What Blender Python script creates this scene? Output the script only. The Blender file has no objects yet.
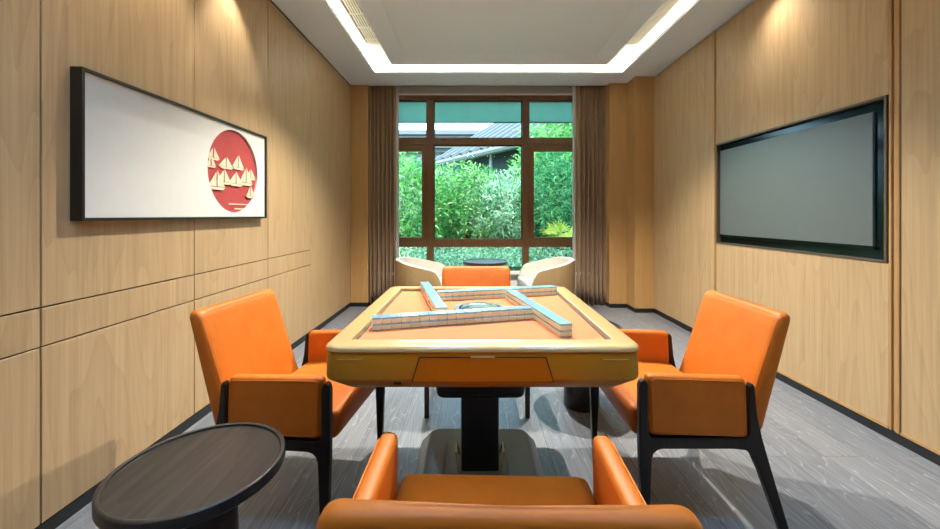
import bpy, bmesh, math, random
from mathutils import Vector, Matrix, noise

random.seed(7)
R = math.radians
PI = math.pi
C = bpy.context.scene.collection
SC = bpy.context.scene

# ------------------------------------------------------------------ camera
F_PX = 391.7
cam_d = bpy.data.cameras.new('camera')
cam = bpy.data.objects.new('camera', cam_d)
C.objects.link(cam)
cam.location = (0, 0, 1.17)
cam.rotation_euler = (R(90), 0, 0)
cam_d.sensor_width = 36
cam_d.lens = F_PX / 940 * 36
cam_d.shift_x = -2 / 940
cam_d.shift_y = -49.5 / 940
cam_d.clip_start = 0.02
SC.camera = cam

# ------------------------------------------------------------------ world, sun, exposure
world = bpy.data.worlds.new('world')
SC.world = world
world.use_nodes = True
bg = world.node_tree.nodes['Background']
bg.inputs['Color'].default_value = (0.48, 0.74, 1.0, 1)
bg.inputs['Strength'].default_value = 9.5
sun_d = bpy.data.lights.new('sun', 'SUN')
sun_d.energy = 7.5
sun_d.angle = R(8)
sun_d.color = (1, 0.96, 0.88)
sun = bpy.data.objects.new('sun', sun_d)
C.objects.link(sun)
sun.rotation_euler = (R(38), 0, R(-28))
SC.view_settings.view_transform = 'Standard'
SC.view_settings.look = 'None'
SC.view_settings.exposure = 0.28
SC.view_settings.gamma = 1.0
SC.view_settings.use_curve_mapping = False
SC.cycles.use_denoising = True
SC.cycles.max_bounces = 10
SC.cycles.diffuse_bounces = 6
SC.cycles.transparent_max_bounces = 12
SC.cycles.sample_clamp_indirect = 8
SC.cycles.caustics_reflective = False
SC.cycles.caustics_refractive = False

LED_STRENGTH = 38
DOWN_W = 300        # ceiling downlights over the table
WASH_W = 38        # wall washers at the picture
SOFFIT_W = 22

# ------------------------------------------------------------------ room numbers
XL, XR = -1.55, 2.175
YB, YW = -2.2, 5.25
ZC = 2.83

# ------------------------------------------------------------------ materials
def new_mat(name):
    m = bpy.data.materials.new(name)
    m.use_nodes = True
    nt = m.node_tree
    return m, nt, nt.nodes['Principled BSDF']

def node(nt, t, **kw):
    n = nt.nodes.new(t)
    for k, v in kw.items():
        setattr(n, k, v)
    return n

def ramp(nt, src, stops):
    r = node(nt, 'ShaderNodeValToRGB')
    els = r.color_ramp.elements
    while len(els) < len(stops):
        els.new(0.5)
    for e, (p, c) in zip(els, stops):
        e.position = p
        e.color = (*c, 1)
    nt.links.new(src, r.inputs['Fac'])
    return r.outputs['Color']

def noise_tex(nt, scale_vec, scale=1.0, detail=4, rough=0.6, dist=0.0, island=False):
    tc = node(nt, 'ShaderNodeTexCoord')
    src = tc.outputs['Object']
    if island:
        g = node(nt, 'ShaderNodeNewGeometry')
        mul = node(nt, 'ShaderNodeMath', operation='MULTIPLY')
        mul.inputs[1].default_value = 37.0
        nt.links.new(g.outputs['Random Per Island'], mul.inputs[0])
        add = node(nt, 'ShaderNodeVectorMath', operation='ADD')
        nt.links.new(src, add.inputs[0])
        nt.links.new(mul.outputs[0], add.inputs[1])
        src = add.outputs[0]
    mp = node(nt, 'ShaderNodeMapping')
    mp.inputs['Scale'].default_value = scale_vec
    nt.links.new(src, mp.inputs['Vector'])
    n = node(nt, 'ShaderNodeTexNoise')
    n.inputs['Scale'].default_value = scale
    n.inputs['Detail'].default_value = detail
    n.inputs['Roughness'].default_value = rough
    n.inputs['Distortion'].default_value = dist
    nt.links.new(mp.outputs[0], n.inputs['Vector'])
    return n.outputs['Fac'], mp.outputs[0]

def mixc(nt, fac, a, b, mode='MIX'):
    m = node(nt, 'ShaderNodeMix', data_type='RGBA', blend_type=mode)
    if isinstance(fac, (int, float)):
        m.inputs['Factor'].default_value = fac
    else:
        nt.links.new(fac, m.inputs['Factor'])
    for s, v in (('A', a), ('B', b)):
        i = [x for x in m.inputs if x.name == s and x.type == 'RGBA'][0]
        if isinstance(v, tuple):
            i.default_value = (*v, 1)
        else:
            nt.links.new(v, i)
    return [o for o in m.outputs if o.type == 'RGBA'][0]

def bump(nt, b, h, strength=0.1, dist=0.002):
    n = node(nt, 'ShaderNodeBump')
    n.inputs['Strength'].default_value = strength
    n.inputs['Distance'].default_value = dist
    nt.links.new(h, n.inputs['Height'])
    nt.links.new(n.outputs[0], b.inputs['Normal'])

def plain(name, col, rough=0.5, metal=0.0, emit=None, spec=0.5, coat=0.0, vary=0.05):
    m, nt, b = new_mat(name)
    f, _ = noise_tex(nt, (6, 6, 6), 3, 3)
    lo = tuple(c * (1 - vary) for c in col)
    hi = tuple(min(1, c * (1 + vary)) for c in col)
    nt.links.new(ramp(nt, f, [(0.3, lo), (0.7, hi)]), b.inputs['Base Color'])
    b.inputs['Roughness'].default_value = rough
    b.inputs['Metallic'].default_value = metal
    b.inputs['Specular IOR Level'].default_value = spec
    b.inputs['Coat Weight'].default_value = coat
    if emit:
        b.inputs['Emission Color'].default_value = (*emit[0], 1)
        b.inputs['Emission Strength'].default_value = emit[1]
    return m

def veneer(name, dark, mid, light, axis='Z', rough=0.45):
    """straight and cathedral grain running along one axis"""
    m, nt, b = new_mat(name)
    ax = 'XYZ'.index(axis)
    s = [55, 55, 55]; s[ax] = 1.3
    fine, _ = noise_tex(nt, tuple(s), 1.0, 5, 0.65, 0.4, island=True)
    s2 = [3.2, 3.2, 3.2]; s2[ax] = 0.42
    broad, vec = noise_tex(nt, tuple(s2), 1.0, 2, 0.5, 0.2, island=True)
    rings = node(nt, 'ShaderNodeMath', operation='MULTIPLY')
    rings.inputs[1].default_value = 15.0
    nt.links.new(broad, rings.inputs[0])
    fr = node(nt, 'ShaderNodeMath', operation='FRACT')
    nt.links.new(rings.outputs[0], fr.inputs[0])
    base = ramp(nt, fine, [(0.25, dark), (0.5, mid), (0.75, light)])
    ringc = ramp(nt, fr.outputs[0], [(0.0, dark), (0.25, mid), (1.0, light)])
    col = mixc(nt, 0.27, base, ringc)
    nt.links.new(col, b.inputs['Base Color'])
    b.inputs['Roughness'].default_value = rough
    b.inputs['Specular IOR Level'].default_value = 0.35
    bump(nt, b, fine, 0.08)
    return m

M = {}
M['wall_wood'] = veneer('oak_veneer', (0.365, 0.24, 0.12), (0.475, 0.325, 0.172), (0.55, 0.39, 0.215))
M['pilaster_wood'] = veneer('oak_pilaster', (0.40, 0.235, 0.085), (0.47, 0.28, 0.105), (0.52, 0.31, 0.125))
M['trim_wood'] = veneer('oak_trim', (0.36, 0.20, 0.075), (0.45, 0.26, 0.105), (0.52, 0.31, 0.135))
M['groove'] = plain('groove_shadow_gap', (0.10, 0.06, 0.03), 0.9)
M['baseboard'] = plain('black_baseboard', (0.012, 0.012, 0.013), 0.4)
M['paint'] = plain('ceiling_paint', (0.78, 0.86, 0.92), 0.8, vary=0.01)
M['white_paint'] = plain('white_paint', (0.8, 0.8, 0.78), 0.6, vary=0.01)
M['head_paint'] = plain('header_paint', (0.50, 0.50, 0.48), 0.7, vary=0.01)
M['win_wood'] = veneer('window_timber', (0.085, 0.040, 0.015), (0.135, 0.066, 0.026), (0.175, 0.088, 0.037), rough=0.35)
M['dark_wood'] = veneer('black_stained_wood', (0.010, 0.007, 0.005), (0.018, 0.012, 0.009), (0.03, 0.02, 0.014), rough=0.3)
M['table_oak'] = veneer('smoked_oak', (0.012, 0.0105, 0.009), (0.026, 0.022, 0.019), (0.055, 0.046, 0.04), axis='Y', rough=0.38)
M['gold'] = plain('champagne_lacquer', (0.57, 0.40, 0.17), 0.28, 0.0, spec=0.6, coat=0.4, vary=0.02)
M['gold_body'] = plain('shaded_champagne_lacquer', (0.42, 0.215, 0.012), 0.35, 0.0, spec=0.3, coat=0.08, vary=0.02)  # same champagne paint as the rim, with its shade put into the colour
M['drawer'] = plain('amber_brown_lacquer', (0.42, 0.145, 0.006), 0.35, 0.0, spec=0.3, coat=0.08, vary=0.02)
M['felt'] = plain('apricot_felt', (0.54, 0.22, 0.105), 0.95, spec=0.1, vary=0.04)
M['steel'] = plain('grey_powder_coat', (0.19, 0.24, 0.29), 0.35, 0.2)
M['black_steel'] = plain('black_powder_coat', (0.012, 0.012, 0.014), 0.35, 0.2)
M['brass'] = plain('dull_brass', (0.4, 0.3, 0.12), 0.35, 0.8)
M['tile'] = plain('cream_tile', (0.90, 0.79, 0.48), 0.3, coat=0.3)
M['tile_back'] = plain('pale_blue_tile_back', (0.30, 0.54, 0.68), 0.2, spec=0.9, coat=0.8)
M['tv_black'] = plain('gloss_black', (0.003, 0.006, 0.006), 0.12, spec=0.25)
M['tv_screen'] = plain('grey_screen', (0.115, 0.135, 0.135), 0.32, spec=0.5, vary=0.01)  # reflection of the room put into the screen's even grey
M['tv_trim'] = plain('brown_metal_trim', (0.16, 0.12, 0.085), 0.4, 0.5)
M['frame_black'] = plain('dark_bronze_frame', (0.02, 0.016, 0.012), 0.35, 0.2)
M['canvas'] = plain('off_white_canvas', (0.66, 0.67, 0.63), 0.85, vary=0.015)
M['red'] = plain('red_paper', (0.38, 0.05, 0.05), 0.8)
M['paper'] = plain('cream_paper', (0.72, 0.58, 0.42), 0.8, vary=0.12)
M['grille'] = plain('ivory_grille', (0.78, 0.74, 0.64), 0.5)
M['cream_fabric'] = plain('cream_upholstery', (0.62, 0.60, 0.54), 0.75)
M['tan_fabric'] = plain('tan_upholstery', (0.28, 0.19, 0.085), 0.65)
M['led'] = plain('led_strip', (0.9, 0.85, 0.7), 0.5, emit=((1.0, 0.88, 0.66), LED_STRENGTH))
M['lamp_lens'] = plain('lamp_lens', (0.9, 0.9, 0.85), 0.4, emit=((1, 0.85, 0.6), 6))
M['chrome'] = plain('satin_chrome', (0.6, 0.6, 0.6), 0.25, 1.0)
M['roof'] = plain('white_roof_sheet', (0.26, 0.22, 0.20), 0.6)
M['roof_seam'] = plain('roof_seam', (0.05, 0.045, 0.045), 0.6)
M['soffit'] = plain('dark_eave', (0.03, 0.03, 0.03), 0.7)
M['plaster'] = plain('white_render', (0.22, 0.20, 0.18), 0.8)
M['bark'] = plain('bark', (0.10, 0.07, 0.04), 0.9)
M['soil'] = plain('mossy_soil', (0.05, 0.12, 0.04), 0.95, vary=0.4)

def leather():
    m, nt, b = new_mat('orange_leather')
    f, _ = noise_tex(nt, (9, 9, 9), 1, 3, 0.6)
    nt.links.new(ramp(nt, f, [(0.3, (0.50, 0.124, 0.009)), (0.7, (0.57, 0.152, 0.013))]), b.inputs['Base Color'])
    v = node(nt, 'ShaderNodeTexVoronoi'); v.inputs['Scale'].default_value = 420
    tc = node(nt, 'ShaderNodeTexCoord'); nt.links.new(tc.outputs['Object'], v.inputs['Vector'])
    bump(nt, b, v.outputs['Distance'], 0.12, 0.0006)
    b.inputs['Roughness'].default_value = 0.46
    b.inputs['Specular IOR Level'].default_value = 0.32
    return m
M['leather'] = leather()

def floor_mat():
    m, nt, b = new_mat('grey_oak_planks')
    tc = node(nt, 'ShaderNodeTexCoord')
    sw = node(nt, 'ShaderNodeMapping'); sw.inputs['Rotation'].default_value = (0, 0, R(90))
    nt.links.new(tc.outputs['Object'], sw.inputs['Vector'])
    br = node(nt, 'ShaderNodeTexBrick')
    br.offset = 0.37
    br.inputs['Color1'].default_value = (0, 0, 0, 1); br.inputs['Color2'].default_value = (1, 1, 1, 1)
    br.inputs['Scale'].default_value = 1
    br.inputs['Mortar Size'].default_value = 0.0012
    br.inputs['Mortar Smooth'].default_value = 0.2
    br.inputs['Brick Width'].default_value = 1.9
    br.inputs['Row Height'].default_value = 0.19
    nt.links.new(sw.outputs[0], br.inputs['Vector'])
    # per plank offset of the grain
    sc = node(nt, 'ShaderNodeVectorMath', operation='SCALE'); sc.inputs['Scale'].default_value = 11
    nt.links.new(br.outputs['Color'], sc.inputs[0])
    ad = node(nt, 'ShaderNodeVectorMath', operation='ADD')
    nt.links.new(tc.outputs['Object'], ad.inputs[0]); nt.links.new(sc.outputs[0], ad.inputs[1])
    mp = node(nt, 'ShaderNodeMapping'); mp.inputs['Scale'].default_value = (7.0, 0.9, 1)
    nt.links.new(ad.outputs[0], mp.inputs['Vector'])
    n1 = node(nt, 'ShaderNodeTexNoise'); n1.inputs['Scale'].default_value = 1.0; n1.inputs['Detail'].default_value = 2
    n1.inputs['Distortion'].default_value = 0.35
    nt.links.new(mp.outputs[0], n1.inputs['Vector'])
    mu = node(nt, 'ShaderNodeMath', operation='MULTIPLY'); mu.inputs[1].default_value = 22
    nt.links.new(n1.outputs['Fac'], mu.inputs[0])
    fr = node(nt, 'ShaderNodeMath', operation='FRACT'); nt.links.new(mu.outputs[0], fr.inputs[0])
    mp2 = node(nt, 'ShaderNodeMapping'); mp2.inputs['Scale'].default_value = (90, 3, 1)
    nt.links.new(ad.outputs[0], mp2.inputs['Vector'])
    n2 = node(nt, 'ShaderNodeTexNoise'); n2.inputs['Scale'].default_value = 1; n2.inputs['Detail'].default_value = 4
    nt.links.new(mp2.outputs[0], n2.inputs['Vector'])
    g = ramp(nt, n2.outputs['Fac'], [(0.3, (0.135, 0.15, 0.172)), (0.7, (0.27, 0.29, 0.325))])
    r_ = ramp(nt, fr.outputs[0], [(0.0, (0.46, 0.48, 0.51)), (0.14, (0.20, 0.215, 0.245)), (1.0, (0.15, 0.165, 0.19))])
    c = mixc(nt, 0.5, g, r_)
    tint = ramp(nt, br.outputs['Color'], [(0.0, (0.86, 0.86, 0.87)), (1.0, (1.12, 1.1, 1.07))])
    c = mixc(nt, 1.0, c, tint, 'MULTIPLY')
    c = mixc(nt, br.outputs['Fac'], c, (0.06, 0.055, 0.05))
    nt.links.new(c, b.inputs['Base Color'])
    b.inputs['Roughness'].default_value = 0.42
    b.inputs['Specular IOR Level'].default_value = 0.4
    bump(nt, b, n2.outputs['Fac'], 0.1)
    return m
M['floor'] = floor_mat()

def fabric(name, a, b_, sc=(300, 300, 300), trans=0.0):
    m, nt, b = new_mat(name)
    f, _ = noise_tex(nt, sc, 1, 2)
    nt.links.new(ramp(nt, f, [(0.3, a), (0.7, b_)]), b.inputs['Base Color'])
    b.inputs['Roughness'].default_value = 0.8
    b.inputs['Sheen Weight'].default_value = 0.15
    return m
M['curtain'] = fabric('taupe_curtain', (0.34, 0.225, 0.13), (0.41, 0.275, 0.165), (200, 200, 6))
M['lining'] = fabric('pale_lining', (0.5, 0.5, 0.5), (0.58, 0.58, 0.58))

def glass():
    m, nt, b = new_mat('window_glass')
    out = nt.nodes['Material Output']
    t = node(nt, 'ShaderNodeBsdfTransparent'); t.inputs['Color'].default_value = (0.90, 0.97, 0.95, 1)
    g = node(nt, 'ShaderNodeBsdfGlossy'); g.inputs['Roughness'].default_value = 0.02
    fr = node(nt, 'ShaderNodeFresnel'); fr.inputs['IOR'].default_value = 1.25
    mx = node(nt, 'ShaderNodeMixShader')
    nt.links.new(fr.outputs[0], mx.inputs[0]); nt.links.new(t.outputs[0], mx.inputs[1]); nt.links.new(g.outputs[0], mx.inputs[2])
    nt.links.new(mx.outputs[0], out.inputs['Surface'])
    nt.nodes.remove(b)
    return m
M['glass'] = glass()

def translucent(name, stops, tr=0.4, sc=None):
    m, nt, b = new_mat(name)
    out = nt.nodes['Material Output']
    if sc is None:
        g = node(nt, 'ShaderNodeNewGeometry'); src = g.outputs['Random Per Island']
    else:
        src, _ = noise_tex(nt, sc, 1, 2)
    col = ramp(nt, src, stops)
    d = node(nt, 'ShaderNodeBsdfDiffuse'); t = node(nt, 'ShaderNodeBsdfTranslucent')
    nt.links.new(col, d.inputs['Color']); nt.links.new(col, t.inputs['Color'])
    mx = node(nt, 'ShaderNodeMixShader'); mx.inputs[0].default_value = tr
    nt.links.new(d.outputs[0], mx.inputs[1]); nt.links.new(t.outputs[0], mx.inputs[2])
    nt.links.new(mx.outputs[0], out.inputs['Surface'])
    nt.nodes.remove(b)
    return m
M['leaf'] = translucent('bright_leaf', [(0.0, (0.043, 0.175, 0.057)), (0.4, (0.105, 0.309, 0.081)), (0.75, (0.208, 0.405, 0.098)), (1.0, (0.397, 0.471, 0.229))])
M['leaf_dark'] = translucent('deep_leaf', [(0.0, (0.020, 0.094, 0.040)), (0.5, (0.052, 0.202, 0.075)), (1.0, (0.136, 0.297, 0.114))])
M['leaf_mint'] = translucent('silvery_leaf', [(0.0, (0.109, 0.282, 0.143)), (0.5, (0.271, 0.456, 0.270)), (1.0, (0.679, 0.651, 0.462))])
M['leaf_lime'] = translucent('lime_leaf', [(0.0, (0.313, 0.405, 0.057)), (1.0, (0.626, 0.539, 0.125))])
M['blind'] = translucent('teal_blind', [(0.3, (0.34, 0.52, 0.46)), (0.7, (0.37, 0.55, 0.48))], 0.6, (4, 4, 4))

# ------------------------------------------------------------------ builders
def obj(name, bm, mat, parent=None, smooth=False, loc=None):
    me = bpy.data.meshes.new(name)
    bmesh.ops.recalc_face_normals(bm, faces=bm.faces[:])
    bm.to_mesh(me); bm.free()
    me.materials.append(M[mat] if isinstance(mat, str) else mat)
    if smooth:
        for p in me.polygons:
            p.use_smooth = True
        try:
            me.set_sharp_from_angle(angle=R(38))
        except Exception:
            pass
    o = bpy.data.objects.new(name, me)
    C.objects.link(o)
    if parent:
        o.parent = parent
    if loc:
        o.location = loc
    return o

def empty(name, loc=(0, 0, 0), rz=0):
    o = bpy.data.objects.new(name, None)
    C.objects.link(o)
    o.empty_display_size = 0.1
    o.location = loc
    o.rotation_euler = (0, 0, rz)
    return o

def tag(o, label, cat, group=None, kind=None):
    o['label'] = label
    o['category'] = cat
    if group: o['group'] = group
    if kind: o['kind'] = kind
    return o

def copy_tree(o, parent=None):
    c = o.copy()
    C.objects.link(c)
    if parent: c.parent = parent
    for ch in list(o.children):
        copy_tree(ch, c)
    return c

def box(bm, x0, x1, y0, y1, z0, z1, mtx=None):
    v = [bm.verts.new((x, y, z)) for x in (x0, x1) for y in (y0, y1) for z in (z0, z1)]
    for f in ((0, 1, 3, 2), (4, 6, 7, 5), (0, 4, 5, 1), (2, 3, 7, 6), (0, 2, 6, 4), (1, 5, 7, 3)):
        bm.faces.new([v[i] for i in f])
    if mtx:
        for q in v: q.co = mtx @ q.co
    return v

def bevelled_box(bm, x0, x1, y0, y1, z0, z1, r, seg=2, mtx=None):
    b2 = bmesh.new()
    box(b2, x0, x1, y0, y1, z0, z1)
    bmesh.ops.bevel(b2, geom=b2.edges[:], offset=r, segments=seg, affect='EDGES', profile=0.5)
    merge(bm, b2, mtx)

def merge(bm, b2, mtx=None):
    vs = {}
    for v in b2.verts:
        vs[v] = bm.verts.new(mtx @ v.co if mtx else v.co)
    for f in b2.faces:
        try: bm.faces.new([vs[v] for v in f.verts])
        except ValueError: pass
    b2.free()

def axis_coords(h, r, n_mid, k=4):
    a = [-h + r * (1 - math.cos(PI / 2 * i / k)) for i in range(k)]
    mid = [-h + r + (2 * h - 2 * r) * i / n_mid for i in range(n_mid + 1)]
    return a + mid + [-x for x in reversed(a)]

def cushion(hx, hy, hz, r, warp=None, mids=(6, 6, 3)):
    """rounded box centred on the origin; warp(Vector)->Vector reshapes it"""
    bm = bmesh.new()
    r = min(r, hx * .999, hy * .999, hz * .999)
    co = [axis_coords(h, r, m) for h, m in zip((hx, hy, hz), mids)]
    H = (hx, hy, hz)
    cache = {}
    def vert(i, j, k):
        key = (i, j, k)
        if key not in cache:
            p = Vector((co[0][i], co[1][j], co[2][k]))
            c = Vector([max(-(h - r), min(h - r, q)) for h, q in zip(H, p)])
            d = p - c
            if d.length > 1e-9:
                p = c + d.normalized() * r
            cache[key] = bm.verts.new(warp(p) if warp else p)
        return cache[key]
    N = [len(c) - 1 for c in co]
    for ax in range(3):
        u, w = [a for a in range(3) if a != ax]
        for side in (0, N[ax]):
            for a in range(N[u]):
                for b in range(N[w]):
                    q = []
                    for da, db in ((0, 0), (1, 0), (1, 1), (0, 1)):
                        idx = [0, 0, 0]; idx[ax] = side; idx[u] = a + da; idx[w] = b + db
                        q.append(vert(*idx))
                    bm.faces.new(q)
    return bm

def prism(bm, pts, axis, a0, a1, bevel=0.0, skip=None):
    """polygon pts (two coords in the other axes' order) extruded along axis"""
    b2 = bmesh.new()
    def mk(p, a):
        q = list(p); q.insert(axis, a); return b2.verts.new(q)
    lo = [mk(p, a0) for p in pts]; hi = [mk(p, a1) for p in pts]
    b2.faces.new(lo); b2.faces.new(list(reversed(hi)))
    n = len(pts)
    for i in range(n):
        b2.faces.new((lo[i], hi[i], hi[(i + 1) % n], lo[(i + 1) % n]))
    if bevel:
        es = []
        for e in b2.edges:
            fs = [f.normal.copy() for f in e.link_faces]
            caps = sum(1 for f in e.link_faces if len(f.verts) == n and n > 4)
            if caps == 1 and not (skip and skip(e.verts[0].co) and skip(e.verts[1].co)):
                es.append(e)
        bmesh.ops.recalc_face_normals(b2, faces=b2.faces[:])
        bmesh.ops.bevel(b2, geom=es, offset=bevel, segments=2, affect='EDGES', profile=0.5)
    merge(bm, b2)

def lathe(bm, prof, n=48, loc=(0, 0, 0), cap=True):
    rings = []
    for r, z in prof:
        if r < 1e-6:
            rings.append([bm.verts.new((loc[0], loc[1], loc[2] + z))])
        else:
            rings.append([bm.verts.new((loc[0] + r * math.cos(2 * PI * i / n), loc[1] + r * math.sin(2 * PI * i / n), loc[2] + z)) for i in range(n)])
    for a, b in zip(rings, rings[1:]):
        for i in range(n):
            j = (i + 1) % n
            if len(a) == 1 and len(b) == 1: continue
            if len(a) == 1: bm.faces.new((a[0], b[j], b[i]))
            elif len(b) == 1: bm.faces.new((a[i], a[j], b[0]))
            else: bm.faces.new((a[i], a[j], b[j], b[i]))

def tube(bm, pts, r, n=6, closed=False):
    pts = [Vector(p) for p in pts]
    m = len(pts)
    rings = []
    for i, p in enumerate(pts):
        if closed: t = pts[(i + 1) % m] - pts[i - 1]
        else: t = pts[min(i + 1, m - 1)] - pts[max(i - 1, 0)]
        t.normalize()
        up = Vector((0, 0, 1)) if abs(t.z) < 0.9 else Vector((1, 0, 0))
        a = t.cross(up).normalized(); b = t.cross(a)
        rr = r[i] if isinstance(r, (list, tuple)) else r
        rings.append([bm.verts.new(p + (a * math.cos(2 * PI * k / n) + b * math.sin(2 * PI * k / n)) * rr) for k in range(n)])
    for i in range(m if closed else m - 1):
        A, B = rings[i], rings[(i + 1) % m]
        for k in range(n):
            bm.faces.new((A[k], A[(k + 1) % n], B[(k + 1) % n], B[k]))
    if not closed:
        bm.faces.new(rings[0]); bm.faces.new(list(reversed(rings[-1])))

def rounded_square(h, r, z, n=6, cx=0, cy=0, hy=None):
    hy = hy or h
    out = []
    for sx, sy, a0 in ((1, 1, 0), (-1, 1, 90), (-1, -1, 180), (1, -1, 270)):
        for i in range(n + 1):
            a = R(a0 + 90 * i / n)
            out.append((cx + sx * (h - r) + r * math.cos(a), cy + sy * (hy - r) + r * math.sin(a), z))
    return out

def loft(bm, loops, cap0=False, cap1=False, closed_ring=False):
    vs = [[bm.verts.new(p) for p in L] for L in loops]
    n = len(vs[0])
    pairs = list(zip(vs, vs[1:]))
    if closed_ring: pairs.append((vs[-1], vs[0]))
    for a, b in pairs:
        for i in range(n):
            j = (i + 1) % n
            bm.faces.new((a[i], a[j], b[j], b[i]))
    if cap0: bm.faces.new(list(reversed(vs[0])))
    if cap1: bm.faces.new(vs[-1])

# ================================================================== SETTING
bm = bmesh.new(); box(bm, XL - .2, XR + .2, YB - .2, YW + .15, -.1, 0)
tag(obj('floor', bm, 'floor'), 'grey oak plank floor of the game room', 'floor', kind='structure')

# ---- left wall: veneer panels with shadow gaps
GY = [YB, -.95, -.17, .62, 1.4087, 2.187, 2.976, 3.771]
g = .003
bm = bmesh.new(); box(bm, XL - .2, XL - .012, YB - .2, YW + .15, 0, 3.1)
wl = tag(obj('wall_left', bm, 'groove'), 'long wood-panelled wall carrying the framed picture', 'wall', kind='structure')
bm = bmesh.new()
for a, b_ in zip(GY, GY[1:]):
    for z0, z1 in ((.055, .694), (.694, .836), (.836, ZC - .012)):
        bevelled_box(bm, XL - .014, XL, a + g, b_ - g, z0 + g, z1 - g, .0015, 1)
bevelled_box(bm, XL - .014, XL, GY[-1] + g, 5.0, .055, ZC - .012, .0015, 1)
obj('wood_panel', bm, 'wall_wood', wl)
bm = bmesh.new(); box(bm, XL - .013, XL - .004, YB, 5.0, 0, .052)
tag(obj('baseboard_left', bm, 'baseboard'), 'black recessed baseboard under the picture wall', 'baseboard', kind='structure')

# ---- right wall with the television niche
TY0, TY1, TZ0, TZ1 = 2.053, 3.49, .918, 1.80
bm = bmesh.new()
box(bm, XR + .06, XR + .25, YB - .2, YW + .15, 0, 3.1)
wr = tag(obj('wall_right', bm, 'groove'), 'wood-panelled wall holding the recessed television', 'wall', kind='structure')
bm = bmesh.new()
def rp(y0, y1, z0, z1, d=0):
    bevelled_box(bm, XR + d, XR + .06, y0, y1, z0, z1, .0015, 1)
zt = ZC - .012
rp(YB, .40, .055, zt); rp(.408, 1.20, .055, zt); rp(1.208, 1.985, .055, zt)
rp(TY0 - .008, TY1 - .005, TZ1 + .001, zt)           # above the niche
rp(TY0 - .008, TY1 - .005, .055, TZ0 - .001)          # below it
rp(3.525, 4.68, .055, zt)
obj('wood_panel', bm, 'wall_wood', wr)
bm = bmesh.new()
for y0, y1, d in ((1.99, 2.008, -.006), (2.012, 2.026, .004), (2.029, 2.042, -.004), (3.49, 3.508, .006), (3.510, 3.521, -.003)):
    bevelled_box(bm, XR + d, XR + .06, y0, y1, .055, zt, .002, 1)
box(bm, XR - .006, XR + .01, YB, 1.985, .055, .068)
box(bm, XR - .006, XR + .01, TY0 - .008, TY1, .055, .068)
obj('trim_strip', bm, 'trim_wood', wr)
bm = bmesh.new(); box(bm, XR + .004, XR + .06, YB, 4.68, 0, .055)
tag(obj('baseboard_right', bm, 'baseboard'), 'black baseboard under the television wall', 'baseboard', kind='structure')

# ---- rear wall behind the camera, end wall with the window
bm = bmesh.new(); box(bm, XL - .2, XR + .25, YB - .2, YB, 0, 3.1)
tag(obj('wall_rear', bm, 'wall_wood'), 'wood wall behind the viewer', 'wall', kind='structure')
WX0, WX1, WZ0, WZ1 = -1.25, 1.55, .40, 2.762
bm = bmesh.new()
box(bm, XL - .2, WX0, YW - .05, YW + .15, 0, 3.1)
box(bm, WX1, XR + .25, YW - .05, YW + .15, 0, 3.1)
box(bm, WX0, WX1, YW - .05, YW + .15, WZ1, 3.1)
wb = tag(obj('wall_back', bm, 'head_paint'), 'end wall around the timber window', 'wall', kind='structure')
bm = bmesh.new()
box(bm, WX0, WX1, YW - .05, YW + .15, 0, .40)
bevelled_box(bm, WX0, WX1, YW - .13, YW - .012, .385, .425, .005, 1)
box(bm, WX0, WX1, YW - .062, YW - .05, WZ1 - .002, WZ1 + .02)
obj('sill', bm, 'white_paint', wb)
bm = bmesh.new(); bevelled_box(bm, XL, -1.327, 5.0, 5.2, .05, ZC, .003, 1)
t1 = tag(obj('trim_1', bm, 'pilaster_wood'), 'narrow wood pilaster beside the curtain, picture side', 'pilaster', kind='structure')
bm = bmesh.new(); box(bm, XL, -1.331, 5.004, 5.2, 0, .05); obj('plinth', bm, 'baseboard', t1)
bm = bmesh.new(); bevelled_box(bm, 1.73, 1.96, 4.93, 5.2, .05, ZC, .003, 1)
t2 = tag(obj('trim_2', bm, 'pilaster_wood'), 'narrow wood pilaster beside the curtain, television side', 'pilaster', kind='structure')
bm = bmesh.new(); box(bm, 1.735, 1.96, 4.935, 5.2, 0, .05); obj('plinth', bm, 'baseboard', t2)
bm = bmesh.new(); bevelled_box(bm, 1.947, XR + .06, 4.685, 5.2, .05, ZC, .003, 1)
t3 = tag(obj('trim_3', bm, 'pilaster_wood'), 'projecting wood pilaster in the television-side corner', 'pilaster', kind='structure')
bm = bmesh.new(); box(bm, 1.952, XR + .06, 4.69, 5.2, 0, .05); obj('plinth', bm, 'baseboard', t3)

# ---- ceiling: soffit ring, lit trough, raised tray
OX0, OX1, OY0, OY1 = -1.137, 1.757, -.75, 4.575
PX0, PX1, PY0, PY1 = -.89, 1.495, -.5, 4.335
bm = bmesh.new()
e = .10       # ledge beyond the opening where the LED strips lie
box(bm, XL, OX0, YB, 5.04, ZC, ZC + .03)
box(bm, OX1, XR + .06, YB, 5.04, ZC, ZC + .03)
box(bm, OX0, OX1, OY1, 5.04, ZC, ZC + .03)
box(bm, OX0, OX1, YB, OY0, ZC, ZC + .03)
ZT = ZC + .10
box(bm, XL, PX0 + .1, YB, 5.04, ZT, ZT + .25)
box(bm, PX1 - .1, XR + .06, YB, 5.04, ZT, ZT + .25)
box(bm, PX0 + .1, PX1 - .1, PY1 - .1, 5.04, ZT, ZT + .25)
box(bm, PX0 + .1, PX1 - .1, YB, PY0 + .1, ZT, ZT + .25)
# back stops of the ledge
box(bm, OX0 - e - .03, OX0 - e, OY0 - e, OY1 + e, ZC + .03, ZT)
box(bm, OX1 + e, OX1 + e + .03, OY0 - e, OY1 + e, ZC + .03, ZT)
box(bm, OX0 - e, OX1 + e, OY1 + e, OY1 + e + .03, ZC + .03, ZT)
box(bm, OX0 - e, OX1 + e, OY0 - e - .03, OY0 - e, ZC + .03, ZT)
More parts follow.
